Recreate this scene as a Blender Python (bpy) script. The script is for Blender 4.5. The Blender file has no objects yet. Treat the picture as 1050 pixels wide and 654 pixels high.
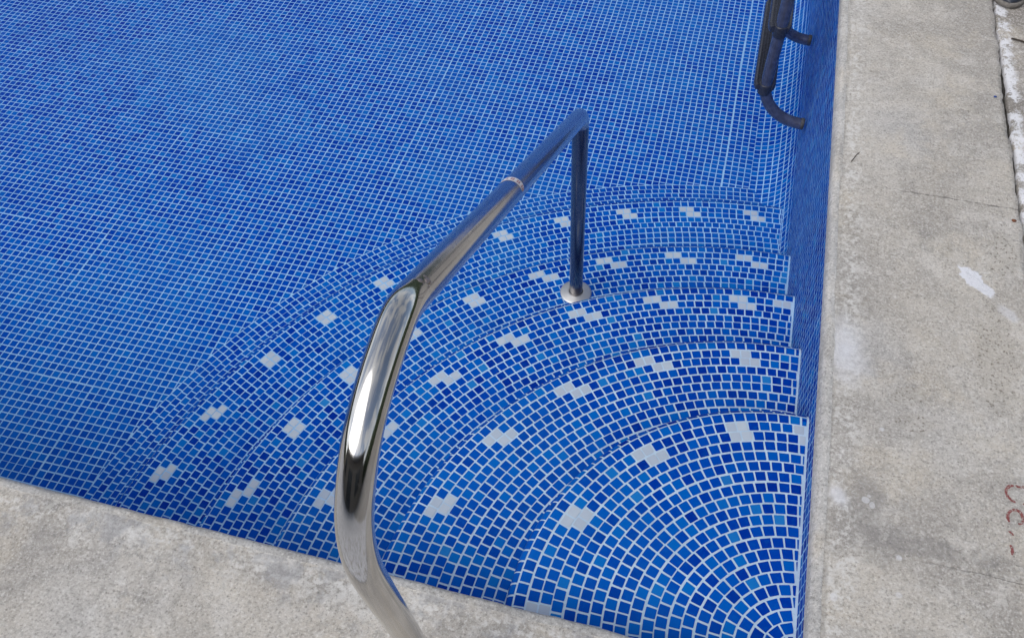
import bpy, math, random
import numpy as np
from mathutils import Vector, Matrix

random.seed(11)
rng = np.random.default_rng(11)
ZF = -28.1                      # pool floor height (tiles)
P = 0.027                       # mosaic pitch in metres; most pool sizes below are in tiles
scene = bpy.context.scene
col = scene.collection

# ------------------------------------------------------------------ helpers
def link(o, parent=None):
    col.objects.link(o)
    if parent is not None:
        o.parent = parent
    return o

def tag(o, label=None, cat=None, group=None, kind=None):
    if label: o['label'] = label
    if cat: o['category'] = cat
    if group: o['group'] = group
    if kind: o['kind'] = kind
    return o

def empty(name, loc=(0, 0, 0), rz=0.0):
    o = bpy.data.objects.new(name, None)
    o.location = loc
    o.rotation_euler = (0, 0, rz)
    o.empty_display_size = 0.05
    return link(o)

class MB:
    """collects polygons and links them as one mesh object"""
    def __init__(self):
        self.v = []; self.f = []; self.m = []; self.s = []
    def poly(self, pts, mat=0, smooth=False):
        b = len(self.v)
        self.v.extend([tuple(p) for p in pts])
        self.f.append(tuple(range(b, b + len(pts))))
        self.m.append(mat); self.s.append(smooth)
    def grid(self, rows, mat=0, smooth=True, close_u=False, close_v=False):
        """rows: list of equally long point lists"""
        b = len(self.v); n = len(rows[0])
        for r in rows:
            self.v.extend([tuple(p) for p in r])
        R = len(rows)
        for i in range(R if close_u else R - 1):
            for j in range(n if close_v else n - 1):
                i2 = (i + 1) % R; j2 = (j + 1) % n
                self.f.append((b + i*n + j, b + i*n + j2, b + i2*n + j2, b + i2*n + j))
                self.m.append(mat); self.s.append(smooth)
    def cap(self, pts, mat=0):
        self.poly(pts, mat, False)
    def build(self, name, mats, parent=None):
        me = bpy.data.meshes.new(name)
        nv = len(self.v)
        me.vertices.add(nv)
        me.vertices.foreach_set('co', np.asarray(self.v, dtype=np.float32).ravel())
        lt = np.array([len(f) for f in self.f], dtype=np.int32)
        ls = np.concatenate([[0], np.cumsum(lt)[:-1]]).astype(np.int32)
        me.loops.add(int(lt.sum()))
        me.loops.foreach_set('vertex_index', np.fromiter((i for f in self.f for i in f), dtype=np.int32))
        me.polygons.add(len(lt))
        me.polygons.foreach_set('loop_start', ls)
        me.polygons.foreach_set('loop_total', lt)
        me.polygons.foreach_set('material_index', np.array(self.m, dtype=np.int32))
        me.polygons.foreach_set('use_smooth', np.array(self.s, dtype=bool))
        if not isinstance(mats, (list, tuple)): mats = [mats]
        for mm in mats: me.materials.append(mm)
        me.update(calc_edges=True)
        me.validate()
        o = bpy.data.objects.new(name, me)
        return link(o, parent)

def clip(poly, n, d):
    """keep the part of a 3D polygon with n.x >= d"""
    out = []
    k = len(poly)
    for i in range(k):
        a = poly[i]; b = poly[(i + 1) % k]
        da = a[0]*n[0] + a[1]*n[1] + a[2]*n[2] - d
        db = b[0]*n[0] + b[1]*n[1] + b[2]*n[2] - d
        if da >= 0: out.append(a)
        if (da > 0 and db < 0) or (da < 0 and db > 0):
            t = da / (da - db)
            out.append((a[0] + t*(b[0]-a[0]), a[1] + t*(b[1]-a[1]), a[2] + t*(b[2]-a[2])))
    return out if len(out) >= 3 else None

def area(poly):
    s = Vector((0, 0, 0)); a = Vector(poly[0])
    for i in range(1, len(poly) - 1):
        s += (Vector(poly[i]) - a).cross(Vector(poly[i+1]) - a)
    return s.length / 2

def fillet_path(pts, radii, step=8):
    """polyline with rounded corners (3D)"""
    pts = [Vector(p) for p in pts]
    out = [pts[0]]
    for i in range(1, len(pts) - 1):
        a, b, c = pts[i-1], pts[i], pts[i+1]
        r = radii[i-1]
        u = (a - b).normalized(); w = (c - b).normalized()
        ang = u.angle(w)
        if r <= 0 or ang > math.pi - 1e-3:
            out.append(b); continue
        t = r / math.tan(ang / 2)
        cen = b + (u + w).normalized() * (r / math.sin(ang / 2))
        p0 = b + u * t; p1 = b + w * t
        v0 = p0 - cen; v1 = p1 - cen
        tot = v0.angle(v1); ax = v0.cross(v1).normalized()
        for k in range(step + 1):
            out.append(cen + Matrix.Rotation(tot * k / step, 3, ax) @ v0)
    out.append(pts[-1])
    return out

def resample(path, ds):
    L = [0.0]
    for a, b in zip(path, path[1:]): L.append(L[-1] + (b - a).length)
    n = max(2, int(L[-1] / ds))
    out = []; j = 0
    for k in range(n + 1):
        s = L[-1] * k / n
        while j < len(L) - 2 and L[j+1] < s: j += 1
        t = (s - L[j]) / max(1e-9, L[j+1] - L[j])
        out.append(path[j].lerp(path[j+1], t))
    return out

def tube(mb, path, r, seg=36, mat=0, caps=True, rfun=None):
    path = [Vector(p) for p in path]
    rows = []
    t0 = (path[1] - path[0]).normalized()
    n = t0.orthogonal().normalized()
    L = 0.0
    for i, p in enumerate(path):
        t = (path[min(i+1, len(path)-1)] - path[max(i-1, 0)]).normalized()
        n = (n - t * n.dot(t)).normalized()
        b = t.cross(n)
        if i: L += (p - path[i-1]).length
        rr = rfun(L) if rfun else r
        rows.append([p + (n*math.cos(2*math.pi*k/seg) + b*math.sin(2*math.pi*k/seg)) * rr for k in range(seg)])
    mb.grid(rows, mat, True, close_v=True)
    if caps:
        mb.cap(list(reversed(rows[0])), mat); mb.cap(rows[-1], mat)

def lathe(mb, origin, axis, prof, seg=48, mat=0, cap_end=True):
    axis = Vector(axis).normalized(); n = axis.orthogonal().normalized(); b = axis.cross(n)
    o = Vector(origin)
    rows = [[o + axis*h + (n*math.cos(2*math.pi*k/seg) + b*math.sin(2*math.pi*k/seg))*r for k in range(seg)] for r, h in prof]
    mb.grid(rows, mat, True, close_v=True)
    if cap_end: mb.cap(rows[-1], mat)

# ------------------------------------------------------------------ material node helper
class NT:
    def __init__(self, name):
        self.mat = bpy.data.materials.new(name); self.mat.use_nodes = True
        self.t = self.mat.node_tree; self.t.nodes.clear()
        self.out = self.t.nodes.new('ShaderNodeOutputMaterial')
        self.b = self.t.nodes.new('ShaderNodeBsdfPrincipled')
        self.t.links.new(self.b.outputs[0], self.out.inputs[0])
    def n(self, typ, **kw):
        nd = self.t.nodes.new(typ)
        for k, v in kw.items(): setattr(nd, k, v)
        return nd
    def put(self, sock, v):
        if v is None: return
        if isinstance(v, bpy.types.NodeSocket): self.t.links.new(v, sock)
        else: sock.default_value = v
    def math(self, op, a, b=None, c=None, clamp=False):
        nd = self.n('ShaderNodeMath', operation=op); nd.use_clamp = clamp
        self.put(nd.inputs[0], a); self.put(nd.inputs[1], b); self.put(nd.inputs[2], c)
        return nd.outputs[0]
    def mix(self, f, a, b, mode='MIX'):
        nd = self.n('ShaderNodeMix', data_type='RGBA', blend_type=mode)
        self.put(nd.inputs[0], f)
        for s, v in ((nd.inputs[6], a), (nd.inputs[7], b)):
            if isinstance(v, (tuple, list)) and len(v) == 3: v = (*v, 1)
            self.put(s, v)
        return nd.outputs[2]
    def noise(self, vec, scale, detail=4, rough=0.55, dist=0.0, color=False, dim='3D'):
        nd = self.n('ShaderNodeTexNoise', noise_dimensions=dim)
        self.put(nd.inputs['Vector'], vec)
        nd.inputs['Scale'].default_value = scale; nd.inputs['Detail'].default_value = detail
        nd.inputs['Roughness'].default_value = rough; nd.inputs['Distortion'].default_value = dist
        return nd.outputs[1 if color else 0]
    def voro(self, vec, scale, feature='F1', rnd=1.0):
        nd = self.n('ShaderNodeTexVoronoi', feature=feature)
        self.put(nd.inputs['Vector'], vec)
        nd.inputs['Scale'].default_value = scale; nd.inputs['Randomness'].default_value = rnd
        return nd
    def ramp(self, f, stops, interp='LINEAR'):
        nd = self.n('ShaderNodeValToRGB'); cr = nd.color_ramp; cr.interpolation = interp
        while len(cr.elements) < len(stops): cr.elements.new(0.5)
        for e, (p, c) in zip(cr.elements, stops):
            e.position = p
            e.color = (c, c, c, 1) if isinstance(c, (int, float)) else (*c, 1)
        self.put(nd.inputs[0], f)
        return nd.outputs[0]
    def step(self, v, lo, hi):
        nd = self.n('ShaderNodeMapRange', interpolation_type='SMOOTHSTEP')
        self.put(nd.inputs[0], v); self.put(nd.inputs[1], lo); self.put(nd.inputs[2], hi)
        return nd.outputs[0]
    def xyz(self, vec):
        nd = self.n('ShaderNodeSeparateXYZ'); self.put(nd.inputs[0], vec); return nd.outputs
    def vadd(self, a, b, op='ADD'):
        nd = self.n('ShaderNodeVectorMath', operation=op)
        self.put(nd.inputs[0], a); self.put(nd.inputs[1], b)
        return nd.outputs[1] if op in ('DISTANCE', 'LENGTH') else nd.outputs[0]
    def pos(self):
        return self.n('ShaderNodeTexCoord').outputs['Object']
    def bump(self, h, strength, dist, normal=None):
        nd = self.n('ShaderNodeBump'); nd.inputs['Strength'].default_value = strength
        nd.inputs['Distance'].default_value = dist
        self.put(nd.inputs['Height'], h); self.put(nd.inputs['Normal'], normal)
        return nd.outputs[0]
    def set(self, name, v):
        self.put(self.b.inputs[name], v)

def mat_tile(name='blue_glass_mosaic', spec=.028):
    t = NT(name); p = t.pos()
    geo = t.n('ShaderNodeNewGeometry'); r = geo.outputs['Random Per Island']
    # the flat floor is laid in a more even blend than the steps
    k = t.math('SUBTRACT', 1.0, t.math('MULTIPLY', t.step(t.xyz(p)[2], -.66, -.73), .17))
    r2 = t.math('ADD', .50, t.math('MULTIPLY', t.math('SUBTRACT', r, .50), k))
    c = t.ramp(r2, [(0.0, (.0002, .021, .265)), (.12, (.0002, .034, .325)), (.34, (.0002, .049, .375)), (.60, (.0003, .068, .415)),
                   (.82, (.0004, .090, .450)), (.94, (.0010, .120, .48)), (.985, (.004, .155, .51)), (1.0, (.020, .20, .53))])
    # clouded glass: each tile is mottled, and the batches vary gently across the pool
    mott = t.noise(p, 75, 3, .6)
    c = t.mix(t.math('MULTIPLY', t.step(mott, .45, .75), .20), c, (.004, .14, .48))
    big = t.noise(p, 1.1, 5, .6)
    c = t.mix(t.math('MULTIPLY', t.step(big, .46, .62), .38), c, (.006, .125, .47))
    c = t.mix(t.math('MULTIPLY', t.step(big, .46, .34), .30), c, (.0003, .040, .33))
    # light patches painted into the tile colour for hazy reflected sky
    sky_sheen = t.step(t.noise(p, 2.3, 6, .65, .6), .55, .80)
    c = t.mix(t.math('MULTIPLY', sky_sheen, .14), c, (.020, .27, .62))
    t.set('Base Color', c)
    rr = t.math('FRACT', t.math('MULTIPLY', r, 37.7))
    rough = t.math('ADD', t.math('MULTIPLY', rr, .16), t.math('ADD', .20, t.math('MULTIPLY', sky_sheen, .2)))
    t.set('Roughness', rough)
    t.set('IOR', 1.45); t.set('Specular IOR Level', spec)
    t.set('Normal', t.bump(t.noise(p, 150, 2, .5), .22, .0012))
    return t.mat

def mat_white_tile():
    t = NT('pale_mosaic'); p = t.pos()
    r = t.n('ShaderNodeNewGeometry').outputs['Random Per Island']
    c = t.mix(r, (.40, .47, .57), (.47, .54, .62))
    c = t.mix(t.math('MULTIPLY', t.step(t.noise(p, 60, 3), .4, .7), .25), c, (.37, .44, .54))
    t.set('Base Color', c); t.set('Roughness', .3)
    t.set('Normal', t.bump(t.noise(p, 150, 2, .5), .2, .001))
    return t.mat

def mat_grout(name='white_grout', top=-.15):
    t = NT(name); p = t.pos()
    n = t.noise(p, 9, 6, .65)
    c = t.mix(t.step(n, .35, .7), (.50, .64, .77), (.40, .53, .67))
    c = t.mix(t.math('MULTIPLY', t.step(t.noise(p, 130, 2), .55, .75), .35), c, (.30, .42, .58))
    # grout colour turns bluer with depth, imitating blue bounce and dimmer light
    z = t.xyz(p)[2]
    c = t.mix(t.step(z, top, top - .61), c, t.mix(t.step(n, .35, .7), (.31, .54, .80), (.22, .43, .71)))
    t.set('Base Color', c); t.set('Roughness', .75); t.set('Specular IOR Level', .2)
    t.set('Normal', t.bump(t.noise(p, 400, 2), .3, .001))
    return t.mat

def concrete(t, p, base=(.525, .488, .436), dark=(.385, .358, .325), pale=(.60, .57, .53), seed=0.0):
    """weathered cast concrete; returns colour, height"""
    p = t.vadd(p, (seed, seed*.7, 0))
    w = t.vadd(p, t.vadd(t.noise(p, 6, 3, .5, color=True), (.12, .12, .12), 'MULTIPLY'))
    n1 = t.noise(w, 3.4, 7, .66, .5)
    n2 = t.noise(w, 11, 7, .68)
    n3 = t.noise(p, 70, 6, .72)
    n4 = t.noise(p, 165, 4, .75)
    c = t.mix(t.step(n1, .40, .58), dark, base)
    c = t.mix(t.math('MULTIPLY', t.step(n2, .52, .62), .60), c, pale)
    c = t.mix(t.math('MULTIPLY', t.step(n2, .46, .36), .42), c, tuple(x*.72 for x in base))
    # warm / cool drift
    c = t.mix(t.math('MULTIPLY', t.step(t.noise(p, 1.7, 4, .5), .45, .65), .45), c, (.45, .45, .46))
    c = t.mix(t.math('MULTIPLY', t.step(t.noise(t.vadd(p, (7, 3, 0)), 4.2, 6, .65), .50, .66), .55), c, (.56, .50, .41))
    st_ = t.step(t.noise(t.vadd(w, (11, 5, 0)), 2.1, 8, .7), .50, .66)
    c = t.mix(t.math('MULTIPLY', st_, .42), c, (.325, .300, .268))
    # blotches of darker cement and crusts of lime, stronger on the rough near side
    px_, py_, pz_ = t.xyz(p)
    rough_side = t.math('ADD', .60, t.math('MULTIPLY', t.step(py_, .05 + seed*.7, -.05 + seed*.7), .40))
    amp = t.math('MULTIPLY', rough_side, t.math('ADD', .15, t.math('MULTIPLY', t.step(t.noise(t.vadd(p, (4, 1, 0)), 3.3, 5, .6), .44, .60), .85)))
    n5 = t.noise(t.vadd(w, (2, 9, 0)), 20, 9, .78)
    c = t.mix(t.math('MULTIPLY', t.math('MULTIPLY', t.step(n5, .53, .60), .65), amp), c, (.66, .645, .615))
    c = t.mix(t.math('MULTIPLY', t.math('MULTIPLY', t.step(n5, .47, .39), .60), amp), c, (.24, .235, .23))
    c = t.mix(t.math('MULTIPLY', t.step(n3, .52, .62), .42), c, (.62, .605, .58))
    c = t.mix(t.math('MULTIPLY', t.step(n3, .48, .38), .42), c, (.24, .23, .215))
    c = t.mix(t.math('MULTIPLY', t.step(n4, .54, .64), .62), c, (.74, .72, .69))
    c = t.mix(t.math('MULTIPLY', t.step(n4, .46, .36), .60), c, (.17, .16, .15))
    # sand grains and little open pores
    v = t.voro(p, 150)
    cr = t.xyz(v.outputs['Color'])
    grain = t.math('MULTIPLY', t.step(v.outputs['Distance'], .42, .25), t.step(cr[0], .74, .80))
    c = t.mix(t.math('MULTIPLY', grain, .55), c, t.mix(cr[1], (.12, .11, .10), (.62, .60, .56)))
    v2 = t.voro(t.vadd(p, (1.3, 4.1, 0)), 85); cr2 = t.xyz(v2.outputs['Color'])
    pore = t.math('MULTIPLY', t.step(v2.outputs['Distance'], t.math('MULTIPLY', cr2[1], .24), .0),
                  t.math('MULTIPLY', t.step(cr2[0], .90, .93), t.step(n2, .46, .56)))
    c = t.mix(t.math('MULTIPLY', pore, .72), c, (.085, .078, .07))
    h = t.math('ADD', t.math('ADD', t.math('MULTIPLY', n3, .7), t.math('MULTIPLY', n4, .45)), t.math('MULTIPLY', n5, .6))
    h = t.math('ADD', h, t.math('MULTIPLY', n2, .6))
    h = t.math('SUBTRACT', h, t.math('MULTIPLY', pore, .9))
    return c, h, n2, n3, n4

def ell(t, p, cx, cy, rx, ry, rot=0.0):
    """elliptic distance, 1 on the rim"""
    x, y, z = t.xyz(p)
    dx = t.math('SUBTRACT', x, cx); dy = t.math('SUBTRACT', y, cy)
    c, s = math.cos(rot), math.sin(rot)
    u = t.math('ADD', t.math('MULTIPLY', dx, c/rx), t.math('MULTIPLY', dy, s/rx))
    v = t.math('ADD', t.math('MULTIPLY', dx, -s/ry), t.math('MULTIPLY', dy, c/ry))
    return t.math('SQRT', t.math('ADD', t.math('MULTIPLY', u, u), t.math('MULTIPLY', v, v)))

def mat_coping():
    t = NT('coping_concrete'); p = t.pos()
    c, h, n2, n3, n4 = concrete(t, p)
    x, y, z = t.xyz(p)
    # dark damp stains
    for (cx, cy, rx, ry, k) in ((.10, .36, .10, .13, .42), (.23, .33, .16, .03, .30), (.07, .96, .05, .12, .22), (-.40, -.09, .22, .05, .28), (-.95, -.06, .30, .035, .30)):
        m = t.step(t.math('ADD', ell(t, p, cx, cy, rx, ry), t.math('MULTIPLY', t.math('SUBTRACT', n2, .5), 2.6)), 1.05, .35)
        c = t.mix(t.math('MULTIPLY', m, k), c, (.17, .165, .165))
    # limewash-like bloom along both pool edges
    edge = t.math('MINIMUM', t.math('ABSOLUTE', t.math('SUBTRACT', x, .055)), t.math('ABSOLUTE', t.math('ADD', y, .050)))
    em = t.math('MULTIPLY', t.step(edge, .055, .0), t.step(t.math('ADD', n3, t.math('MULTIPLY', n2, .55)), .74, .90))
    c = t.mix(t.math('MULTIPLY', em, .75), c, (.66, .65, .63))
    # scuffed pale flakes
    fl = t.math('MULTIPLY', t.step(t.noise(t.vadd(p, (3.1, 8.2, 0)), 26, 7, .7, .5), .585, .625), t.step(t.noise(p, 3.0, 3), .47, .60))
    c = t.mix(t.math('MULTIPLY', fl, .55), c, (.56, .545, .51))
    # darker broken line along the crease behind the rounded lip
    cr_ = t.math('ADD', t.math('ABSOLUTE', t.math('SUBTRACT', x, .027)), t.math('MULTIPLY', t.math('SUBTRACT', n3, .5), .02))
    c = t.mix(t.math('MULTIPLY', t.step(cr_, .008, .001), t.math('MULTIPLY', t.step(y, -.1, .1), t.math('MULTIPLY', t.step(n2, .40, .58), .5))), c, (.24, .23, .215))
    # pitted, crusty skin on the half of the slabs away from the water
    out_ = t.math('MULTIPLY', t.step(x, .16, .44), t.step(t.noise(t.vadd(p, (6, 2, 0)), 7, 6, .7), .44, .58))
    crust = t.math('MULTIPLY', out_, t.step(t.noise(t.vadd(p, (1, 6, 0)), 38, 7, .75), .53, .60))
    c = t.mix(t.math('MULTIPLY', crust, .62), c, (.60, .56, .49))
    pit2 = t.math('MULTIPLY', out_, t.step(t.noise(t.vadd(p, (8, 6, 0)), 95, 5, .7), .40, .33))
    c = t.mix(t.math('MULTIPLY', pit2, .75), c, (.15, .125, .10))
    h = t.math('ADD', h, t.math('SUBTRACT', t.math('MULTIPLY', crust, .5), t.math('MULTIPLY', pit2, .9)))
    # grey cement wash and bluish blotches beside the near edge
    nb = t.math('MULTIPLY', t.math('MULTIPLY', t.step(y, .0, -.03), t.step(y, -.17, -.05)), t.step(t.noise(t.vadd(p, (3, 3, 0)), 13, 8, .72), .50, .60))
    c = t.mix(t.math('MULTIPLY', nb, .50), c, (.30, .305, .325))
    # white paint spills
    rag = t.math('ADD', t.math('MULTIPLY', t.math('SUBTRACT', t.noise(p, 34, 6, .7), .5), 1.5), t.math('MULTIPLY', t.math('SUBTRACT', n4, .5), .5))
    spill = None
    for (cx, cy, rx, ry, rot, k, soft) in ((.358, 1.122, .024, .042, .55, .95, .22), (.388, 1.090, .030, .018, -.75, .9, .30),
                                      (.048, .808, .034, .070, .1, .70, 2.0), (.070, .765, .035, .035, .3, .40, 1.8),
                                      (.046, .405, .016, .024, .6, .55, 1.2), (.440, 1.02, .030, .016, -.7, .40, .6),
                                      (.103, .409, .0085, .0075, 0, .42, .3), (.1165, .400, .006, .008, 0, .40, .3),
                                      (.136, .599, .006, .0055, 0, .42, .3), (.170, .211, .007, .0065, 0, .32, .3), (.044, .174, .007, .009, 0, .32, .3), (.171, .292, .006, .006, 0, .42, .3),
                                      (.11, .42, .004, .003, 0, .32, .3)):
        small = rx < .012
        d = t.math('ADD', ell(t, p, cx, cy, rx, ry, rot), t.math('MULTIPLY', rag, .35 if small else 1.0))
        m = t.math('MULTIPLY', t.step(d, 1.0 + soft*.5, 1.0 - soft*.5), k)
        spill = m if spill is None else t.math('MAXIMUM', spill, m)
    c = t.mix(spill, c, (.74, .75, .80))
    # hairline joints between the cast slabs, 1.115 m apart, partly filled and broken out
    crack = None
    for y0, x0, x1 in ((1.412, .05, .5), (.297, .15, .5), (2.527, .05, .5), (-.40, -5, -.0)):
        wob = t.math('ADD', t.math('MULTIPLY', t.math('SUBTRACT', t.noise(p, 22, 6, .7), .5), .014), y0)
        dd = t.math('ABSOLUTE', t.math('SUBTRACT', y, wob))
        wid = t.math('ADD', .0010, t.math('MULTIPLY', t.step(t.noise(t.vadd(p, (5, 5, 0)), 28, 4), .46, .66), .0055))
        m = t.math('MULTIPLY', t.step(dd, wid, t.math('MULTIPLY', wid, .4)), t.math('MULTIPLY', t.step(x, x0, x0 + .26), .8))
        # pale mortar lips along the joint
        lip = t.math('MULTIPLY', t.step(dd, .017, .003), t.math('MULTIPLY', t.step(t.noise(p, 40, 5, .7), .53, .62), t.step(x, x0, x0 + .1)))
        c = t.mix(t.math('MULTIPLY', lip, .55), c, (.54, .525, .49))
        crack = m if crack is None else t.math('MAXIMUM', crack, m)
    # one slab side reads cooler and smoother
    c = t.mix(t.math('MULTIPLY', crack, .85), c, (.10, .092, .085))
    # pock-marked patches (spalled cement skin)
    for (cx, cy, rx, ry) in ((.198, .704, .034, .026), (.212, .630, .044, .030), (.40, .86, .05, .16), (.44, 1.22, .045, .09), (.30, 1.22, .015, .02)):
        m = t.step(t.math('ADD', ell(t, p, cx, cy, rx, ry), t.math('MULTIPLY', t.math('SUBTRACT', n2, .5), 1.6)), 1.15, .8)
        vv = t.voro(p, 120); pit = t.math('MULTIPLY', m, t.step(t.math('ADD', vv.outputs['Distance'], t.math('MULTIPLY', t.math('SUBTRACT', n3, .5), 1.6)), .30, .12))
        c = t.mix(t.math('MULTIPLY', m, .25), c, (.42, .39, .34))
        c = t.mix(t.math('MULTIPLY', pit, .6), c, (.17, .14, .11))
        h = t.math('SUBTRACT', h, t.math('MULTIPLY', pit, .8))
    h = t.math('SUBTRACT', h, t.math('MULTIPLY', crack, 1.4))
    h = t.math('ADD', h, t.math('MULTIPLY', spill, .25))
    t.set('Base Color', c); t.set('Roughness', t.math('SUBTRACT', .88, t.math('MULTIPLY', spill, .3)))
    t.set('Normal', t.bump(h, .55, .004))
    return t.mat

def mat_lip():
    t = NT('coping_lip_mortar'); p = t.pos()
    c, h, n2, n3, n4 = concrete(t, p, base=(.50, .49, .475), dark=(.42, .412, .40), pale=(.57, .56, .545), seed=3.0)
    x, y, z = t.xyz(p)
    m = t.math('MULTIPLY', t.step(t.noise(p, 14, 6, .7), .55, .68), .5)
    c = t.mix(m, c, (.30, .30, .31))
    t.set('Base Color', c); t.set('Roughness', .8); t.set('Normal', t.bump(h, .4, .004))
    return t.mat

def mat_paving():
    t = NT('worn_painted_paving'); p = t.pos()
    c, h, n2, n3, n4 = concrete(t, p, base=(.30, .275, .25), dark=(.20, .18, .16), pale=(.40, .37, .34), seed=9.0)
    x, y, z = t.xyz(p)
    rag = t.math('MULTIPLY', t.math('SUBTRACT', t.noise(p, 24, 7, .7), .5), .09)
    d = t.math('ADD', t.math('SUBTRACT', x, .52), rag)
    m = t.math('MULTIPLY', t.step(d, .032, .010), t.math('MULTIPLY', t.step(t.noise(p, 13, 8, .72), .44, .50), t.step(t.math('ADD', n3, n4), .78, .92)))
    c = t.mix(t.math('MULTIPLY', m, .92), c, (.70, .71, .75))
    t.set('Base Color', c); t.set('Roughness', .85)
    t.set('Normal', t.bump(h, .6, .005))
    return t.mat

def mat_simple(name, color, rough, metallic=0.0, nscale=0, namp=0.0, bump=0.0, color2=None):
    t = NT(name); p = t.pos()
    c = (*color, 1)
    if nscale:
        n = t.noise(p, nscale, 4, .6)
        c = t.mix(t.step(n, .35, .65), color, color2 or tuple(x * (1 - namp) for x in color))
        t.set('Roughness', t.math('ADD', rough, t.math('MULTIPLY', t.math('SUBTRACT', n, .5), rough * .5)))
        if bump: t.set('Normal', t.bump(n, bump, .002))
    else:
        t.set('Roughness', rough)
    t.set('Base Color', c); t.set('Metallic', metallic)
    return t.mat

def mat_steel(name, base=(.60, .59, .575), rough=.055):
    t = NT(name); p = t.pos()
    n = t.noise(p, 14, 5, .65)
    t.set('Base Color', t.mix(t.step(n, .3, .75), base, tuple(x * .86 for x in base)))
    t.set('Metallic', 1.0)
    spots = t.step(t.noise(p, 90, 4, .7), .60, .75)
    t.set('Roughness', t.math('ADD', t.math('ADD', rough, t.math('MULTIPLY', n, .10)), t.math('MULTIPLY', spots, .14)))
    t.set('Normal', t.bump(t.noise(p, 55, 3), .05, .001))
    return t.mat

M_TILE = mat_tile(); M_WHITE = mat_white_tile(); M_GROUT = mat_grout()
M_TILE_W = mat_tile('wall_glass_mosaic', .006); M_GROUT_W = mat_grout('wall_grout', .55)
M_COPING = mat_coping(); M_LIP = mat_lip(); M_PAVING = mat_paving()
M_STEEL = mat_steel('polished_stainless_steel')
M_POST = mat_steel('pool_darkened_steel', (.21, .20, .205), .13)  # post steel, colour darkened to stand in for the dark pool it reflects
M_LADDER = mat_simple('dark_ladder_tube', (.17, .18, .23), .22, 0.7, 40, .3, .01)
M_TREAD = mat_simple('dark_ribbed_plastic', (.030, .034, .050), .26, 0.0, 60, .3, .02)
M_CAPR = mat_simple('scuffed_rubber', (.050, .052, .062), .6, 0.0, 80, .4, .2)
M_JOINT = mat_simple('joint_dirt', (.050, .045, .040), .95, 0.0, 60, .5, .6)

# ------------------------------------------------------------------ mosaic builder
GAP = 0.155          # share of the pitch taken by grout
LIFT = 0.030         # how proud the glass stands of the grout (tiles)
def J(a): return random.uniform(-a, a)

def tile_poly(mb, pts, mat=0):
    mb.poly([(x*P, y*P, z*P) for x, y, z in pts], mat)

# profile of the concentric surfaces: list of (r, z) going outwards, in tiles
CX, CY = 0.3, 2.7
ZD = [-4.0, -9.7, -15.4, -20.6, -25.4]      # tread heights below the coping
CEN = [(.3, 2.7), (.3, 2.7), (.3, 2.9), (.55, 3.58), (1.89, 3.57)]   # centre of each quarter round
RN = [22.1, 34.3, 46.3, 57.1, 70.6]          # nose radii
RB = 76.7                                    # edge of the rounded base
MARK_PHI = [(20.8, 25.4, -2, 4, [89.0]), (13.9, 16.25, -2, 5, []), (10.7, 11.8, -2, 7, [89.2]), (8.77, 9.466, -2, 9, []), (9.06, 7.564, -2, 11, [])]

def profile_points(pts, radii):
    path = fillet_path([(r, 0, z) for r, z in pts], radii, 8)
    return [(v.x, v.z) for v in path]

class Arc:
    """arc-length lookup on a (r,z) polyline"""
    def __init__(self, pr):
        self.p = pr; self.L = [0.0]
        for a, b in zip(pr, pr[1:]): self.L.append(self.L[-1] + math.hypot(b[0]-a[0], b[1]-a[1]))
    def at(self, s):
        s = min(max(s, 0), self.L[-1])
        for j in range(len(self.L) - 1):
            if self.L[j+1] >= s or j == len(self.L) - 2:
                t = (s - self.L[j]) / max(1e-9, self.L[j+1] - self.L[j])
                a, b = self.p[j], self.p[j+1]
                return (a[0] + t*(b[0]-a[0]), a[1] + t*(b[1]-a[1]))
    def normal(self, s):
        a = self.at(s - .03); b = self.at(s + .03)
        d = (b[0]-a[0], b[1]-a[1]); l = math.hypot(*d) or 1
        return (-d[1]/l, d[0]/l)
    def find_r(self, r):
        for j in range(len(self.L) - 1):
            if self.p[j+1][0] >= r > self.p[j][0] - 1e-9:
                t = (r - self.p[j][0]) / max(1e-9, self.p[j+1][0] - self.p[j][0])
                return self.L[j] + t*(self.L[j+1] - self.L[j])
        return self.L[-1]

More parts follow.
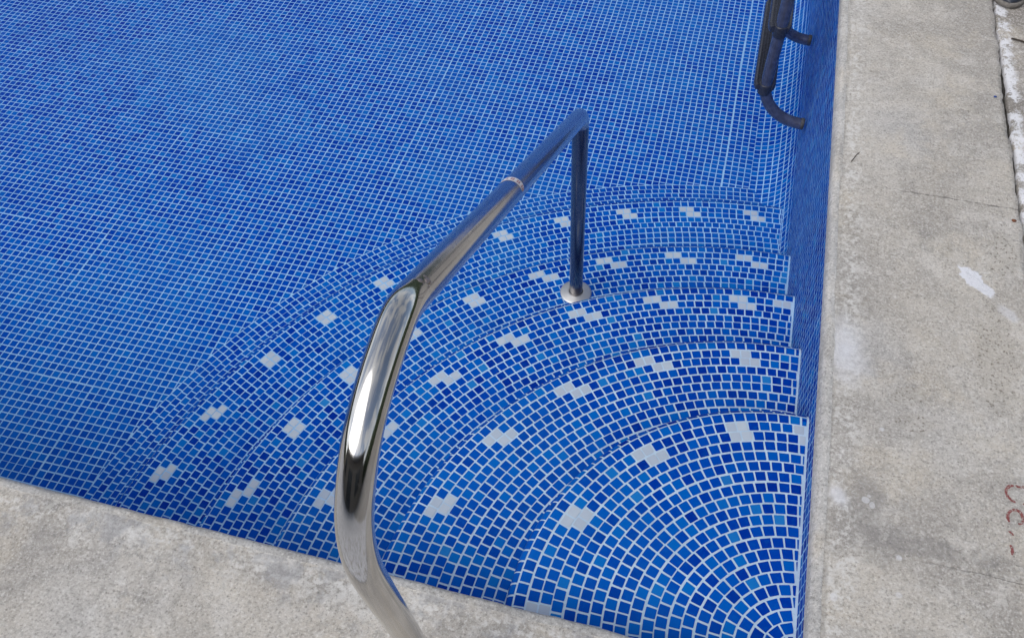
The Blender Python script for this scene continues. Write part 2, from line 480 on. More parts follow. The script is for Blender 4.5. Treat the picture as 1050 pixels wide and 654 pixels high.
def ring_rows(mb, arc, s_rows, marks, mark_rows, xmax, ymin, curved=()):
    """tiles of one concentric band. s_rows: list of (s0, s1)"""
    drift = random.random()
    for ri, (s0, s1) in enumerate(s_rows):
        g = GAP * .5
        w = s1 - s0
        sa, sb = s0 + g, s1 - g
        rm = arc.at((s0 + s1)/2)[0]
        if rm < .7: continue
        na = max(3, round(2*math.pi*rm))
        dphi = 2*math.pi / na
        drift += random.choice([0.0, .5, .35, .62, .2]) + J(.08)
        ph0 = drift * dphi
        white = set()
        if ri in mark_rows:
            for ang in marks:
                shift = (.36 if ang < 48 else .56) * (-1 if ri == mark_rows[0] else 1)
                k = (math.radians(ang) + shift/rm - ph0) / dphi
                k0 = round(k - 1.0)
                white.update(((k0) % na, (k0 + 1) % na))
        k_lo = int(math.floor((math.radians(-14) - ph0)/dphi)); k_hi = int(math.ceil((math.radians(96) - ph0)/dphi))
        if rm < 12: k_lo, k_hi = 0, na - 1
        # coarse wobble of the row
        wob = [J(.035) for _ in range(9)]
        for k in range(k_lo, k_hi + 1):
            u = (k - k_lo) / max(1, (k_hi - k_lo)) * 7.99
            wi = int(u); wv = wob[wi]*(1-u+wi) + wob[wi+1]*(u-wi)
            a0 = ph0 + k*dphi; a1 = a0 + dphi
            ga = g / rm
            jr = J(.022) + wv; ja = J(.022)/rm
            tl = [J(.007) for _ in range(4)]
            def pt(a, s, t, tw):
                r, z = arc.at(s + jr)
                nx, nz = arc.normal(s + jr)
                r += nx*(LIFT + t); z += nz*(LIFT + t)
                return (CX - r*math.cos(a + tw), CY + r*math.sin(a + tw), z)
            tw = J(.012)
            A0 = a0 + ga + ja; A1 = a1 - ga + ja
            mm = 2 if (k % na) in white else 1
            c = .025 + random.random()*.04
            gg = c / rm
            # outline with the corners knocked off
            quad = [pt(A0 + gg, sa, tl[0], tw/rm), pt(A1 - gg, sa, tl[1], tw/rm), pt(A1, sa + c, tl[1], tw/rm), pt(A1, sb - c, tl[2], -tw/rm),
                    pt(A1 - gg, sb, tl[2], -tw/rm), pt(A0 + gg, sb, tl[3], -tw/rm), pt(A0, sb - c, tl[3], -tw/rm), pt(A0, sa + c, tl[0], tw/rm)]
            if curved and ri in curved:
                N_ = 5
                lv = [(pt(A0, sa + (sb-sa)*i/N_, tl[0], 0), pt(A1, sa + (sb-sa)*i/N_, tl[1], 0)) for i in range(N_ + 1)]
                if all(p[0] < xmax and p[1] > ymin for l in lv for p in l):
                    mb.grid([[tuple(c_*P for c_ in p) for p in (l[1], l[0])] for l in lv], mm, True)
                else:
                    for l0, l1 in zip(lv, lv[1:]):
                        q = clip([l0[0], l0[1], l1[1], l1[0]], (-1, 0, 0), -xmax)
                        if q: q = clip(q, (0, 1, 0), ymin)
                        if q and area(q) > .01: tile_poly(mb, q, mm)
                continue
            q = clip(quad, (-1, 0, 0), -xmax)
            if q: q = clip(q, (0, 1, 0), ymin)
            if q and area(q) > .06:
                tile_poly(mb, q, mm)

def ring_grout(mb, arc, xmax, ymin, off=0.0, n=72):
    # base surface, clipped to the pool corner
    rows = []
    prof = [arc.at(s) for s in arc.L]
    a0, a1 = math.radians(-18), math.radians(100)
    angs = [a0 + (a1 - a0)*i/n for i in range(n + 1)]
    for i in range(len(prof) - 1):
        for j in range(n):
            q = []
            for (r, z), a in ((prof[i], angs[j]), (prof[i+1], angs[j]), (prof[i+1], angs[j+1]), (prof[i], angs[j+1])):
                q.append((CX - r*math.cos(a), CY + r*math.sin(a), z + off))
            q = clip(q, (-1, 0, 0), -xmax)
            if q: q = clip(q, (0, 1, 0), ymin)
            if q and area(q) > 1e-5: mb.poly([(x*P, y*P, z*P) for x, y, z in reversed(q)], 0)

# ------------------------------------------------------------------ POOL STEPS (five concentric quarter rounds)
steps = empty('pool_steps', (0, 0, ZF*P))
tag(steps, 'quarter-round mosaic steps with pale tile marks filling the pool corner', 'steps')
def rebase(o):
    o.matrix_parent_inverse = Matrix.Translation((0, 0, -ZF*P)); return o

for k in range(5):
    zt = ZD[k]; CX, CY = CEN[k]
    zb = ZD[k+1] if k < 4 else ZF
    rin = 0.02 if k == 0 else RN[k-1] - 1.6
    if k < 4:
        pr = profile_points([(rin, zt), (RN[k] + .42, zt - .02), (RN[k] + .55, zb - .3)], [1.05])
    else:
        pr = profile_points([(rin, zt), (RN[k] + .42, zt - .02), (RN[k] + 1.0, zt - 1.6)], [1.0])
    arc = Arc(pr)
    sN = arc.find_r(RN[k] - .20)      # nose line: the first row ends here
    rows = []
    s = sN
    while s > (.5 if k == 0 else arc.find_r(RN[k-1] - 1.3)):
        rows.append((max(s - 1.0, .05), s)); s -= 1.0
    down = []
    s = sN
    while s + 1.0 < arc.L[-1] + .15:
        down.append((s, s + 1.0)); s += 1.0
    mb = MB()
    ring_grout(mb, arc, -.02, -1.2)
    a, d, i0, i1, extra = MARK_PHI[k]
    marks = [a + d*i for i in range(i0, i1 - 1 + 1) if a + d*i < 88.5] + extra
    ring_rows(mb, arc, rows, marks, (1, 2), -.24 if k < 4 else -.9, -.6, (0,))
    ring_rows(mb, arc, down, [], (), -.24, -.6, (0, 1))
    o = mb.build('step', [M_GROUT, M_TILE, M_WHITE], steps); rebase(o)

# rounded base running from the lowest step down to the floor
pr = profile_points([(RN[4] + .60, ZD[4] - .6), (RN[4] + 1.55, ZF + .45), (RB, ZF)], [3.2])
pr = [(r, z + .03) for r, z in pr]
arc = Arc(pr)
rows = []; s = arc.L[-1]
while s > .3:
    rows.append((max(s - 1.0, 0), s)); s -= 1.0
mb = MB(); ring_grout(mb, arc, -.05, -1.2)
ring_rows(mb, arc, rows, [], (), -1.1, -.6, range(9))
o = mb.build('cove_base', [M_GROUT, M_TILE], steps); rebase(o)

# ------------------------------------------------------------------ POOL FLOOR
XL, YL = -262, 330
mb = MB()
mb.poly([((XL-1)*P, -2*P, ZF*P), (0, -2*P, ZF*P), (0, (YL+1)*P, ZF*P), ((XL-1)*P, (YL+1)*P, ZF*P)], 0)
SEAM = -9.62
def floor_tile(x0, y0, x1, y1, clip_arc):
    q = [(x0, y0), (x1, y0), (x1, y1), (x0, y1)]
    q = [(x, y, ZF + LIFT + J(.006)) for x, y in q]
    if clip_arc:
        a = math.atan2((y0+y1)/2 - CY, CX - (x0+x1)/2)
        n = (-math.cos(a), math.sin(a), 0)
        q = clip(q, n, n[0]*CX + n[1]*CY + RB + .09)
        if not q or area(q) < .08: return
    tile_poly(mb, q, 1)
SH = 12
sheet = {}
g = GAP*.5
for i in range(0, -XL):
    xr = SEAM - i
    for jx in range(-1, YL):
        cxm, cym = xr - .5, jx + .5
        rr = math.hypot(cxm - CX, cym - CY)
        if rr < RB - 1.2: continue
        if cxm < XL: continue
        key = (i // SH, jx // SH)
        if key not in sheet: sheet[key] = (J(.05), J(.05), J(.002))
        sx, sy, sr = sheet[key]
        # long gentle bow of the sheets so rows are not ruler straight
        bx = .10*math.sin(jx*.043 + 1.3) + .05*math.sin(jx*.16 + i*.01)
        by = .12*math.sin(i*.037 + .4) + .05*math.sin(i*.13 + jx*.02)
        lx = (i % SH) - SH/2; ly = (jx % SH) - SH/2
        ox = sx - sr*ly + bx + J(.018); oy = sy + sr*lx + by + J(.018)
        floor_tile(xr - 1 + g + ox, jx + g + oy, xr - g + ox, jx + 1 - g + oy, rr < RB + 1.2)
# strip between the seam and the wall cove
for i in range(4):
    xr = SEAM + 1.06 + i*1.0
    for jx in range(60, YL):
        rr = math.hypot(xr - .5 - CX, jx + .9 - CY)
        if rr < RB - 1.2: continue
        off = .42 + .10*math.sin(jx*.05) + .06*(jx // SH % 2)
        ox = .10*math.sin(jx*.043 + 1.3) + .05*math.sin(jx*.16) + .07; oy = off + J(.02)
        floor_tile(xr - 1 + g + ox + J(.015), jx + g + oy, xr - g + ox + J(.015), jx + 1 - g + oy, rr < RB + 1.2)
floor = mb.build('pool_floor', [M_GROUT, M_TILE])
tag(floor, 'flat pool floor of small blue square mosaic with white grout', kind='structure')

# ------------------------------------------------------------------ POOL WALLS
LIPZ = -0.85
def wall_strip(mb, path2, u0, u1, place, rows_from=0.0, jitter=.05):
    """path2: (d,h) profile where d = distance off the wall plane; place(d,u,h)->xyz"""
    arc = Arc(path2)
    n = int(u1 - u0)
    for i in range(len(path2) - 1):
        (d0, h0), (d1, h1) = path2[i], path2[i+1]
        mb.poly([tuple(c*P for c in place(d, u, h)) for d, u, h in ((d0, u0, h0), (d1, u0, h1), (d1, u1, h1), (d0, u1, h0))], 0)
    s = rows_from; row = 0
    while s + .6 < arc.L[-1]:
        sa, sb = s + g, min(s + 1 - g, arc.L[-1] - .05)
        shx = .12*math.sin(row*.9) + J(.03)
        for k in range(n):
            u = u0 + k + shx + .10*math.sin(k*.05) + (.06 if (k//SH) % 2 else 0)
            jj = J(.02); js = J(.02)
            pts = []
            for ss, uu in ((sa, u + g), (sa, u + 1 - g), (sb, u + 1 - g), (sb, u + g)):
                d, h = arc.at(ss + js); nx, nz = arc.normal(ss + js)
                l = .014 + J(.006)
                pts.append(place(d - abs(nx)*0 + (nx*-1)*0 + l*max(0, -nx if nx < 0 else nx), uu + jj, h + l*nz if abs(nz) > .02 else h))
            tile_poly(mb, pts, 1)
        s += 1.0; row += 1

# right-hand wall in view, with the rounded foot where it meets the floor
prof = profile_points([(5.6, ZF + .04), (0, ZF + .04), (0, LIPZ)], [5.4])
mb = MB()
# profile runs from floor to lip; the pool side normal points to +d / +z
class WArc(Arc):
    def normal(self, s):
        a = self.at(s - .03); b = self.at(s + .03)
        d = (b[0]-a[0], b[1]-a[1]); l = math.hypot(*d) or 1
        return (d[1]/l, -d[0]/l)
_Arc = Arc
Arc = WArc
wall_strip(mb, prof, -1, YL, lambda d, u, h: (-d, u, h))
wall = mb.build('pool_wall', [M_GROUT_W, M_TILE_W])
tag(wall, 'blue mosaic pool side wall below the right-hand coping, rounded into the floor', 'wall')
# the other three sides of the basin
def plain_prof(): return [(0.0, ZF), (0.0, LIPZ)]
for lab, u0, u1, place in (
        ('blue mosaic pool end wall under the near coping behind the steps', XL, 0, lambda d, u, h: (u, d, h)),
        ('blue mosaic end wall at the far end of the pool', XL, 0, lambda d, u, h: (u, YL - d, h)),
        ('blue mosaic side wall on the far left of the pool', -1, YL, lambda d, u, h: (XL + d, u, h))):
    mb = MB()
    wall_strip(mb, plain_prof(), u0, u1, place)
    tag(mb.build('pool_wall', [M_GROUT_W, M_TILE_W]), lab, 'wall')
Arc = _Arc

# ------------------------------------------------------------------ COPING (cast concrete ring around the pool)
W = .500
def ring_loop(d, z, step_near):
    """rectangle around the basin grown outwards by d; dense where it is in view"""
    x0, x1, y0, y1 = XL*P - d, d, -d, YL*P + d
    pts = []
    def seg(a, b, lens):
        for t in lens: pts.append((a[0] + (b[0]-a[0])*t, a[1] + (b[1]-a[1])*t))
    NR = 900; NN = 700; NF = 40
    seg((x1, y0), (x1, y1), [i/NR for i in range(NR)])
    seg((x1, y1), (x0, y1), [i/NF for i in range(NF)])
    seg((x0, y1), (x0, y0), [i/NF for i in range(NF)])
    seg((x0, y0), (x1, y0), [i/NN for i in range(NN)])
    return [(x, y, z) for x, y in pts]

def smooth_noise(n, scales, seed):
    r = np.random.default_rng(seed); out = np.zeros(n)
    for sc, amp in scales:
        m = max(4, int(n/sc)); c = r.uniform(-1, 1, m + 1); c[-1] = c[0]
        xs = np.linspace(0, m, n, endpoint=False); i = xs.astype(int); f = xs - i; f = f*f*(3-2*f)
        out += amp*(c[i]*(1-f) + c[i+1]*f)
    return out

NTOT = 900 + 40 + 40 + 700
noA = smooth_noise(NTOT, [(60, .0022), (14, .0016), (3, .0011)], 1)
noB = smooth_noise(NTOT, [(40, .0018), (9, .0016), (2, .0010)], 2)
noC = smooth_noise(NTOT, [(30, .003), (7, .006), (2, .004)], 5)
mb = MB()
lipprof = [(-.002, -.040, 0), (-.002, -.018, .3), (.001, -.009, .8), (.006, -.003, 1), (.011, -.0005, .8), (.017, 0.0, .7), (.0215, -.0003, .9), (.0240, -.0011, 1.0), (.0265, -.0002, .9), (.036, .0, 0)]
rows = []
for d, z, k in lipprof:
    lp = ring_loop(d, z, 0)
    rr = []
    for i, (x, y, zz) in enumerate(lp):
        e = noA[i]*k*1.2; ez = noB[i]*k*.9
        # push outwards along the side it belongs to
        if i < 900: x += e
        elif i >= 980: y -= e
        rr.append((x, y, zz + ez))
    rows.append(rr)
mb.grid([list(reversed(r)) for r in rows[:7]], 0, True, close_v=True)
lip = None
for d, z, k in ((.25, 0.0, 0), (W - .02, 0.0, 0), (W - .004, -.0012, .5), (W, -.007, 1.0), (W + .001, -.045, 1.0)):
    lp = ring_loop(d, z, 0); rr = []
    for i, (x, y, zz) in enumerate(lp):
        e = noC[i]*k
        if i < 900: x += e
        elif i >= 980: y -= e
        rr.append((x, y, zz))
    rows.append(rr)
mb.grid([list(reversed(r)) for r in rows[6:]], 1, True, close_v=True)
coping = mb.build('pool_coping', [M_LIP, M_COPING])
tag(coping, 'weathered grey concrete coping slabs around the pool with a pale rounded lip', kind='structure')

# paving beyond the joint, and the dirt in the bottom of the joint
mb = MB()
BIG = 60.0
inner = [(XL*P - W - .012, -W - .012), (W + .012, -W - .012), (W + .012, YL*P + W + .012), (XL*P - W - .012, YL*P + W + .012)]
n = 900
edge = smooth_noise(n, [(30, .003), (6, .005), (2, .003)], 8)
ys = [inner[1][1] + (inner[2][1] - inner[1][1])*i/(n-1) for i in range(n)]
mb.grid([[(W + .013 + edge[i], y, -.050) for i, y in enumerate(ys)], [(W + .012 + edge[i], y, -.010) for i, y in enumerate(ys)],
         [(W + .017 + edge[i], y, -.004) for i, y in enumerate(ys)], [(W + .20, y, -.003) for y in ys], [(BIG, y*1.0, -.003) for y in ys]], 0, True)
xl, xr, yb, yt = inner[0][0], BIG, inner[0][1], inner[2][1]
for q in ([(-BIG, -BIG), (BIG, -BIG), (BIG, yb), (-BIG, yb)], [(-BIG, yt), (BIG, yt), (BIG, BIG), (-BIG, BIG)], [(-BIG, yb), (xl, yb), (xl, yt), (-BIG, yt)]):
    mb.poly([(x, y, -.003) for x, y in q], 0)
pav = mb.build('paving', [M_PAVING])
tag(pav, 'brownish worn paving with flaking white paint beyond the coping joint', kind='structure')
mb = MB()
for (a0, b0, a1, b1) in ((W - .03, -W - .05, W + .06, YL*P + W + .05), (XL*P - W - .05, -W - .06, W - .03, -W + .03), (XL*P - W - .06, -W + .03, XL*P - W + .03, YL*P + W + .05), (XL*P - W + .03, YL*P + W - .03, W - .03, YL*P + W + .06)):
    mb.poly([(a0, b0, -.024), (a1, b0, -.024), (a1, b1, -.024), (a0, b1, -.024)], 0)
tag(mb.build('ground', [M_JOINT]), 'dark dirt filling the open joint beside the coping', kind='structure')

# ------------------------------------------------------------------ HANDRAIL
RX = -25.45*P
rail = empty('handrail', (RX, -.17, 0))
tag(rail, 'polished steel handrail rising from the near coping and bending down to a pool step', 'handrail')
def rb(o, e=rail):
    o.matrix_parent_inverse = Matrix.Translation(e.location).inverted(); return o
def yz(y, z, x=RX): return Vector((x, y, z))
TR = .0222
# curved upright: coping -> hairpin bend -> weld
up = fillet_path([yz(-.175, .0), yz(-.262, .800), yz(-.222, .940), yz(.028, .9245)], [.155, .11], 24)
ctrl = [(-.176, .0), (-.205, .30), (-.2265, .46), (-.2445, .585), (-.2585, .70), (-.2605, .760), (-.252, .815), (-.232, .858), (-.195, .905), (-.145, .933), (-.095, .9470), (-.050, .9515), (-.012, .9345)]
def catmull(pts, n=10):
    pts = [Vector(p) for p in pts]
    pts = [pts[0]*2 - pts[1]] + pts + [pts[-1]*2 - pts[-2]]
    out = []
    for i in range(1, len(pts) - 2):
        a, b, c, d = pts[i-1:i+3]
        for k in range(n):
            t = k/n
            out.append(.5*((2*b) + (c - a)*t + (2*a - 5*b + 4*c - d)*t*t + (3*b - a - 3*c + d)*t**3))
    out.append(pts[-2]); return out
path = catmull([yz(*c) for c in ctrl], 10)
for _ in range(14):      # relax the bend so reflections run smoothly
    path = [path[0]] + [(path[i-1] + path[i]*2 + path[i+1])/4 for i in range(1, len(path)-1)] + [path[-1]]
mb = MB(); tube(mb, path, TR, 48); rb(mb.build('upright', M_STEEL, rail))
# sloping rail and its bend into the post
J0 = yz(-.012, .9345); top = yz(1.128, .309); foot = yz(1.286, -20.55*P)
p2 = fillet_path([J0, top, foot], [.058], 14)
i_split = len(p2) - 2
mb = MB(); tube(mb, resample(p2[:-1], .02) + [p2[-2] + (p2[-1]-p2[-2]).normalized()*.004], TR*.985, 48); rb(mb.build('sloping_rail', mat_steel('brushed_stainless_steel', (.54, .53, .52), .075), rail))
mb = MB(); tube(mb, resample([p2[-2], p2[-1]], .02), TR*.98, 48); rb(mb.build('post', M_POST, rail))
# weld between the bend and the straight rail
mb = MB()
ax = (top - J0).normalized()
side = Vector((1, 0, 0)); upv = ax.cross(side).normalized()
if upv.z < 0: upv = -upv
ringp = []
for k in range(48):
    a = 2*math.pi*k/48
    ringp.append((a, .0016 + .0005*math.sin(a*7) + .0003*math.sin(a*13 + 1)))
rows = []
for j in range(10):
    b = 2*math.pi*j/10
    rows.append([J0 + (side*math.cos(a) + upv*math.sin(a))*(TR - .0012 + w*.55*math.cos(b)) + ax*(w*1.1*math.sin(b)) for a, w in ringp])
mb.grid(rows, 0, True, close_u=True, close_v=True)
def blob(mb, c, r, sx=(1, 1, 1), mat=0, n=10):
    rws = []
    for i in range(n + 1):
        th = math.pi*i/n
        rws.append([(c[0] + r*sx[0]*math.sin(th)*math.cos(2*math.pi*k/16), c[1] + r*sx[1]*math.sin(th)*math.sin(2*math.pi*k/16), c[2] + r*sx[2]*math.cos(th)) for k in range(16)])
    mb.grid(rws, mat, True, close_v=True)
for (da, aa, rr) in ((.002, 1.22, .0050), (.013, .92, .0056), (.019, 1.20, .0040), (.006, .70, .0036)):
    c = J0 + ax*da + (side*math.cos(aa) + upv*math.sin(aa))*(TR - .0032)
    blob(mb, c, rr)
rb(mb.build('weld', mat_steel('burnt_weld', (.36, .30, .28), .32), rail))
# round cover plates at both feet
mb = MB(); fz = -20.6*P + LIFT*P
lathe(mb, (RX, 1.286, fz), (0, 0, 1), [(.0525, .0), (.0525, .0015), (.0510, .0030), (.048, .0042), (.040, .0075), (.030, .0105), (.0245, .0125), (.0232, .0118), (.0222, .006)], 64, cap_end=False)
rb(mb.build('flange', mat_steel('white_worn_plate', (.64, .64, .64), .42), rail))
mb = MB()
lathe(mb, (RX, -.176, .0005), (0, 0, 1), [(.055, .0), (.055, .002), (.050, .0045), (.030, .0105), (.0250, .0125), (.0232, .0118), (.0222, .005)], 64, cap_end=False)
rb(mb.build('flange', M_STEEL, rail))
# paper-white sticker ring with red lettering, part way down the slope
tpos = J0 + ax*((.440 + .012)/ax.y)
mb = MB(); mr = MB()
a0, a1 = math.radians(10), math.radians(205)
hw = .0115
def sk(a, s, lift): return tpos + ax*s + (side*math.cos(a) + upv*math.sin(a))*(TR*.985 + lift)
nA = 40
prof_w = lambda u: hw*min(1.0, (1 - abs(2*u - 1)**6)**.5 + .02)
mb.grid([[sk(a0 + (a1-a0)*i/nA, hw_*prof_w(i/nA)/hw*hw, .0004) for hw_ in (-1, -.5, 0, .5, 1)] for i in range(nA + 1)], 0, True)
st = mb.build('sticker_ring', mat_simple('sticker_white', (.86, .82, .83), .45, 0, 120, .12), rail); rb(st)
letters = [(14, 20, 'R'), (22, 27, 'I'), (31, 38, 'B'), (50, 57, 'R'), (60, 66, 'O'), (80, 86, 'B'), (89, 95, 'E'), (108, 113, 'T'), (128, 132, 'I'), (135, 139, 'I')]
for d0, d1, ch in letters:
    for (u0, u1, s0, s1) in ((0, .35, -.8, .8), (.35, 1, .25, .7), (.35, 1, -.75, -.25)):
        b0 = math.radians(d0 + (d1-d0)*u0); b1 = math.radians(d0 + (d1-d0)*u1)
        mr.poly([sk(b0, hw*.62*s0, .0008), sk(b1, hw*.62*s0, .0008), sk(b1, hw*.62*s1, .0008), sk(b0, hw*.62*s1, .0008)], 0)
tx = mr.build('red_lettering', mat_simple('red_print', (.35, .045, .05), .5), st)

# ------------------------------------------------------------------ POOL LADDER on the right wall
LX, LY0, LY1 = -.185, 2.244, 2.797
lad = empty('pool_ladder', (LX, LY0, -.465))
tag(lad, 'dark tubular pool ladder with ribbed treads fixed on the right-hand wall', 'ladder')
def rl(o): return rb(o, lad)
for yy in (LY0, LY1):
    pth = fillet_path([Vector((-.012, yy, -.470)), Vector((LX, yy, -.452)), Vector((LX, yy, .82)), Vector((.82, yy, .80)), Vector((.86, yy, -.003))], [.158, .22, .22], 18)
    mb = MB(); tube(mb, pth, .0215, 32); r = rl(mb.build('rail', M_LADDER, lad))
    mb = MB(); lathe(mb, (-.024, yy, -.4675), (1, 0, 0), [(.0214, 0), (.0222, .001), (.0222, .010), (.0215, .013), (.010, .0135)], 32)
    mb_o = mb.build('end_cap', M_CAPR, lad); rl(mb_o)
def tread(z):
    mb = MB()
    # rounded plate with raised ribs: section in x-z swept along y
    sec = []
    hw2, th = .040, .030
    prof_ = [(-hw2, -th*.6), (-hw2, -.004), (-hw2 + .004, .001), (-hw2 + .009, .0025)]
    for i in range(6):
        x0 = -.0285 + i*.0102
        prof_ += [(x0, .0025), (x0 + .001, -.0012), (x0 + .0045, -.0012), (x0 + .0055, .0025)]
    prof_ += [(hw2 - .009, .0025), (hw2 - .004, .001), (hw2, -.004), (hw2, -th*.6), (hw2 - .006, -th), (-hw2 + .006, -th)]
    ya, yb_ = LY0 - .012, LY1 + .012
    stations = [(ya, .74), (ya + .006, .88), (ya + .022, 1.0), (ya + .05, 1.0), (yb_ - .05, 1.0), (yb_ - .022, 1.0), (yb_ - .006, .88), (yb_, .74)]
    rows = [[(LX - .004 + x*k, y, z + zz*k) for x, zz in prof_] for y, k in stations]
    mb.grid(rows, 0, False, close_v=True)
    mb.cap(list(reversed(rows[0]))); mb.cap(rows[-1])
    o = mb.build('tread', M_TREAD, lad); rl(o)
    # collars that clamp the tread to each rail
    for yy in (LY0, LY1):
        m2 = MB(); lathe(m2, (LX, yy, z - .040), (0, 0, 1), [(.0217, 0), (.0240, .001), (.0244, .004), (.0244, .040), (.0240, .0430), (.0217, .0435)], 32, cap_end=False)
        c = m2.build('clamp', M_TREAD, o)
for z in (-.315, -.070):
    tread(z)

# ------------------------------------------------------------------ RED LETTERING painted on the coping
M_RED = None
def mat_red():
    t = NT('faded_red_paint'); p = t.pos()
    n = t.noise(p, 160, 5, .7)
    t.set('Base Color', t.mix(t.step(t.noise(p, 210, 5, .75), .52, .60), t.mix(t.step(n, .45, .65), (.21, .050, .050), (.28, .10, .095)), (.40, .36, .33)))
    t.set('Roughness', .8)
    return t.mat
M_RED = mat_red()
let = empty('painted_lettering', (.41, .44, .001))
tag(let, 'faded dark red hand-painted letters on the right-hand concrete coping', 'lettering')
def stroke(name, pts, w):
    pts = [Vector((x, y, 0)) for x, y in pts]
    path = catmull(pts, 8)
    L = []; R_ = []
    for i, p in enumerate(path):
        t = (path[min(i+1, len(path)-1)] - path[max(0, i-1)]).normalized(); n_ = Vector((-t.y, t.x, 0))
        e = min(i, len(path)-1-i)
        ww = w*(.65 + .35*min(1, e/4)) * (1 + J(.22))
        L.append(p + n_*ww*(1 + J(.15)) + Vector((0, 0, .0012))); R_.append(p - n_*ww*(1 + J(.15)) + Vector((0, 0, .0012)))
    mb = MB(); mb.grid([R_, L], 0, False)
    o = mb.build(name, M_RED, let); rb(o, let); return o
stroke('letter', [(.412, .523), (.402, .519), (.395, .508), (.396, .495), (.403, .486), (.412, .482)], .0030)
stroke('letter', [(.415, .524), (.424, .522), (.440, .526)], .0027)
stroke('letter', [(.395, .431), (.393, .443), (.398, .456), (.409, .463), (.419, .460), (.423, .449), (.422, .436)], .0031)
stroke('letter', [(.413, .4315), (.418, .432), (.4225, .4355)], .0022)
stroke('letter', [(.392, .409), (.397, .406), (.401, .401)], .0024)
stroke('letter', [(.393, .378), (.396, .369), (.395, .355)], .0029)
stroke('letter', [(.426, .481), (.432, .482), (.438, .482)], .0020)

# ------------------------------------------------------------------ SHOE at the top edge
sh = empty('shoe', (.545, 2.55, 0))
tag(sh, 'dark navy shoe with a worn grey-brown sole, toe just showing at the top right corner', 'shoe')
def shoe_outline(u):
    # u 0 toe .. 1 heel: half width
    return .0545 * (max(0.0, 1 - (1 - min(u/.30, 1))**2.4))**.5 * (1 - .22*math.exp(-((u-.62)/.16)**2)) * (1 if u < .8 else max(0.02, 1 - ((u-.8)/.2)**2.6)**.5)
def shoe_rows(hfun, inset):
    rows = []
    N = 40
    for i in range(N + 1):
        u = .001 + .998*i/N
        w = max(.0005, shoe_outline(u) - inset); y = 2.421 + inset + u*(.285 - 2*inset)
        xc = .547 + .008*math.sin(u*3)
        rows.append((u, w, y, xc))
    return rows
mb = MB(); loops = []
for z, ins in ((.0005, .004), (.003, .0), (.016, -.0005), (.0185, .003), (.0185, .007)):
    L = []; Rr = []
    for u, w, y, xc in shoe_rows(None, ins):
        L.append(Vector((xc - w, y, z))); Rr.append(Vector((xc + w, y, z)))
    loops.append(L + list(reversed(Rr)))
mb.grid(loops, 0, True, close_v=True); mb.cap(list(reversed(loops[0])))
rb(mb.build('sole', mat_simple('worn_sole', (.20, .185, .17), .75, 0, 90, .35, .2), sh), sh)
mb = MB(); rows = []
for u, w, y, xc in shoe_rows(None, .006):
    hgt = .018 + .050*min(1, (max(u, 0)/.35))**.6 + .045*max(0, min(1, (u-.35)/.3))
    if u > .9: hgt *= (1 - ((u-.9)/.1)**2*.25)
    rows.append([Vector((xc + w*math.cos(a), y, .017 + (hgt - .017)*max(0, math.sin(a))**.62)) for a in [math.pi*k/20 for k in range(21)]])
mb.grid(rows, 0, True)
rb(mb.build('upper', mat_simple('navy_leather', (.030, .036, .055), .34, 0, 70, .25, .15), sh), sh)

# ------------------------------------------------------------------ small litter on the concrete
def pebble(name, x, y, r, color, label, cat):
    mb = MB()
    n = 7; rows = []
    for i in range(n + 1):
        th = math.pi*i/n
        rows.append([(x + r*(1 + J(.2))*math.sin(th)*math.cos(2*math.pi*k/9), y + r*(.8 + J(.15))*math.sin(th)*math.sin(2*math.pi*k/9), .0005 + r*.45 + r*.5*math.cos(th)) for k in range(9)])
    mb.grid(rows, 0, False, close_v=True)
    return tag(mb.build(name, mat_simple(name + '_surface', color, .8, 0, 200, .4), None), label, cat)
pebble('pebble', .479, 1.362, .0062, (.20, .075, .035), 'tiny rust-brown pebble on the coping near the open joint', 'pebble')
pebble('tile_chip', .469, 1.909, .0050, (.02, .07, .30), 'tiny blue chip of mosaic lying on the far part of the coping', 'tile chip')
def twig(pts, r, label):
    mb = MB(); tube(mb, catmull([Vector(p) for p in pts], 5), r, 7)
    return tag(mb.build('twig', mat_simple('dry_twig', (.055, .042, .032), .85, 0, 150, .4)), label, 'twig')
twig([(.543, 2.242, .002), (.555, 2.236, .004), (.572, 2.233, .003), (.592, 2.226, .003)], .0030, 'short dark twig lying on the paving below the shoe')
twig([(.048, 1.499, .0015), (.055, 1.516, .0022), (.061, 1.530, .0018), (.069, 1.543, .002)], .0011, 'thin dark twig lying on the coping close to the pool edge')

# ------------------------------------------------------------------ SURROUNDINGS out of view, added for the steel handrail to reflect
M_STUCCO = mat_simple('dark_stucco', (.20, .175, .15), .9, 0, 3, .25)
M_DARK = mat_simple('dark_opening', (.02, .022, .025), .25)
M_HEDGE = mat_simple('hedge_leaves', (.035, .060, .022), .8, 0, 9, .7, .8)
def box(mb, x0, y0, z0, x1, y1, z1, mat=0):
    a = [(x0, y0), (x1, y0), (x1, y1), (x0, y1)]
    for i in range(4):
        p, q = a[i], a[(i+1) % 4]
        mb.poly([(*p, z0), (*q, z0), (*q, z1), (*p, z1)], mat)
    mb.poly([(*p, z1) for p in a], mat)
hs_ = empty('added_house', (-2, -6, 0)); tag(hs_, 'unseen stuccoed building added behind the near coping for rail reflections', 'added_house')
mb = MB(); box(mb, -9, -10, 0, 5, -6, 3.1); box(mb, -9.4, -10.3, 3.105, 5.4, -5.2, 3.30); rb(mb.build('wall', M_STUCCO, hs_), hs_)
for x0, x1, z0, z1, nm in ((-7.6, -5.6, .9, 2.2, 'window'), (-3.6, -1.2, .02, 2.3, 'door'), (.6, 2.8, .9, 2.2, 'window')):
    mb = MB(); box(mb, x0, -6.03, z0, x1, -5.97, z1); rb(mb.build(nm, M_DARK, hs_), hs_)
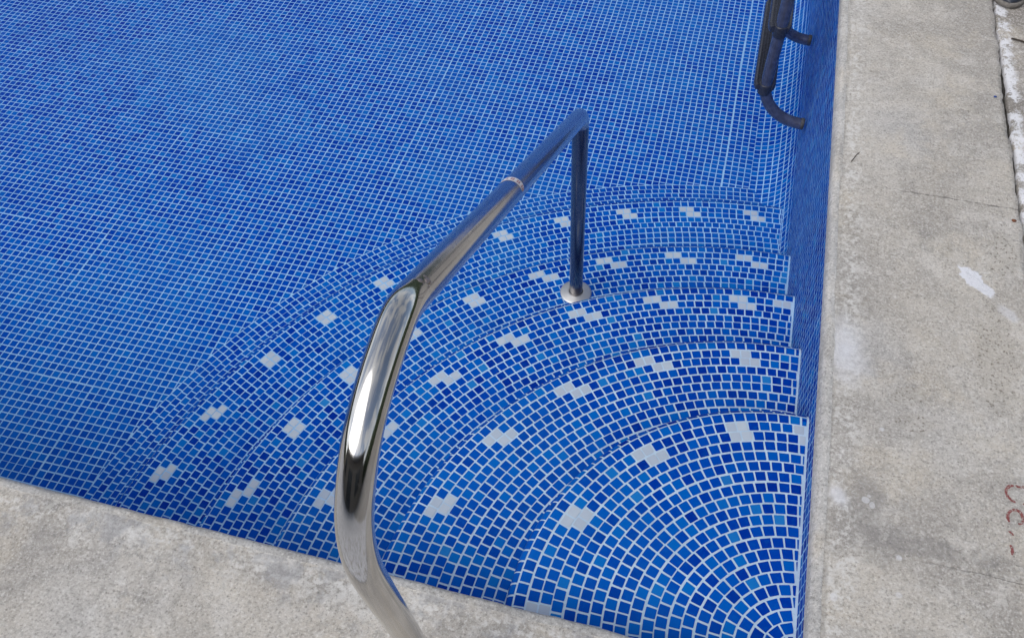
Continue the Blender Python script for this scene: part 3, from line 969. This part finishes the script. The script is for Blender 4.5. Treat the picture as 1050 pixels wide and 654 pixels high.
def added_hedge(x0, y0, x1, y1, hgt, label):
    mb = MB(); n_ = 60; d = Vector((x1-x0, y1-y0, 0)); nn = Vector((-d.y, d.x, 0)).normalized()
    rows = []
    for a_, hh in ((-.5, 0), (-.55, hgt*.5), (-.45, hgt*.9), (0, hgt), (.45, hgt*.9), (.55, hgt*.5), (.5, 0)):
        rows.append([Vector((x0, y0, hh)) + d*(i/n_) + nn*(a_ + J(.15)) + Vector((0, 0, J(.18) if hh else 0)) for i in range(n_ + 1)])
    mb.grid(rows, 0, True); tag(mb.build('added_hedge', M_HEDGE), label, 'added_hedge')
added_hedge(6.5, -8, 6.5, 16, 2.4, 'unseen clipped hedging added to the right of the pool')
added_hedge(-12, 14, 6, 14, 2.6, 'unseen clipped hedging added past the far end of the pool')
added_hedge(-12.5, -8, -12.5, 14, 2.4, 'unseen clipped hedging added to the left of the pool')

# ------------------------------------------------------------------ CAMERA
cam = bpy.data.cameras.new('camera'); co = link(bpy.data.objects.new('camera', cam))
cam.sensor_fit = 'HORIZONTAL'; cam.sensor_width = 36.0; cam.lens = 31.448
cam.clip_start = .02; cam.clip_end = 500
Rm = Matrix(((0.9680040, -0.1945228, 0.1585218), (0.2509059, 0.7598903, -0.5996775), (-0.0038082, 0.6202642, 0.7843837)))
co.matrix_world = Matrix.Translation((-.40151, -.63489, 1.7442)) @ Rm.to_4x4()
scene.camera = co

# ------------------------------------------------------------------ LIGHT: bright, softly veiled sky
EL, AZ = math.radians(46), math.radians(218)     # azimuth measured clockwise from +y
w = bpy.data.worlds.new('World'); scene.world = w; w.use_nodes = True
nt = w.node_tree; nt.nodes.clear()
sky = nt.nodes.new('ShaderNodeTexSky'); sky.sky_type = 'NISHITA'; sky.sun_disc = False
sky.sun_elevation = EL; sky.sun_rotation = AZ
sky.air_density = 1.0; sky.dust_density = 2.5; sky.ozone_density = 1.0; sky.altitude = 50
hs = nt.nodes.new('ShaderNodeHueSaturation'); hs.inputs['Saturation'].default_value = .85
bg = nt.nodes.new('ShaderNodeBackground'); bg.inputs['Strength'].default_value = .14
wo = nt.nodes.new('ShaderNodeOutputWorld')
nt.links.new(sky.outputs[0], hs.inputs['Color']); tc = nt.nodes.new('ShaderNodeTexCoord'); cn = nt.nodes.new('ShaderNodeTexNoise')
cn.inputs['Scale'].default_value = 2.2; cn.inputs['Detail'].default_value = 6; cn.inputs['Roughness'].default_value = .6; cn.inputs['Distortion'].default_value = .4
cm = nt.nodes.new('ShaderNodeMapRange'); cm.interpolation_type = 'SMOOTHSTEP'
cm.inputs[1].default_value = .44; cm.inputs[2].default_value = .58
bw = nt.nodes.new('ShaderNodeHueSaturation'); bw.inputs['Saturation'].default_value = .18; bw.inputs['Value'].default_value = 1.5
mx = nt.nodes.new('ShaderNodeMix'); mx.data_type = 'RGBA'
nt.links.new(tc.outputs['Generated'], cn.inputs['Vector']); nt.links.new(cn.outputs[0], cm.inputs[0]); nt.links.new(cm.outputs[0], mx.inputs[0])
nt.links.new(sky.outputs[0], bw.inputs['Color']); nt.links.new(hs.outputs[0], mx.inputs[6]); nt.links.new(bw.outputs[0], mx.inputs[7])
nt.links.new(mx.outputs[2], bg.inputs[0]); nt.links.new(bg.outputs[0], wo.inputs[0])
sd = bpy.data.lights.new('sun', 'SUN'); sd.energy = 1.25; sd.angle = math.radians(60); sd.color = (1.0, .965, .92)
so = link(bpy.data.objects.new('sun', sd))
dirv = Vector((math.sin(AZ)*math.cos(EL), math.cos(AZ)*math.cos(EL), math.sin(EL)))
so.rotation_euler = dirv.to_track_quat('Z', 'Y').to_euler()
so.location = dirv * 8

scene.view_settings.view_transform = 'Standard'; scene.view_settings.look = 'None'
scene.view_settings.exposure = 0; scene.view_settings.gamma = 1
scene.render.engine = 'CYCLES'
scene.cycles.max_bounces = 8; scene.cycles.diffuse_bounces = 4; scene.cycles.glossy_bounces = 4
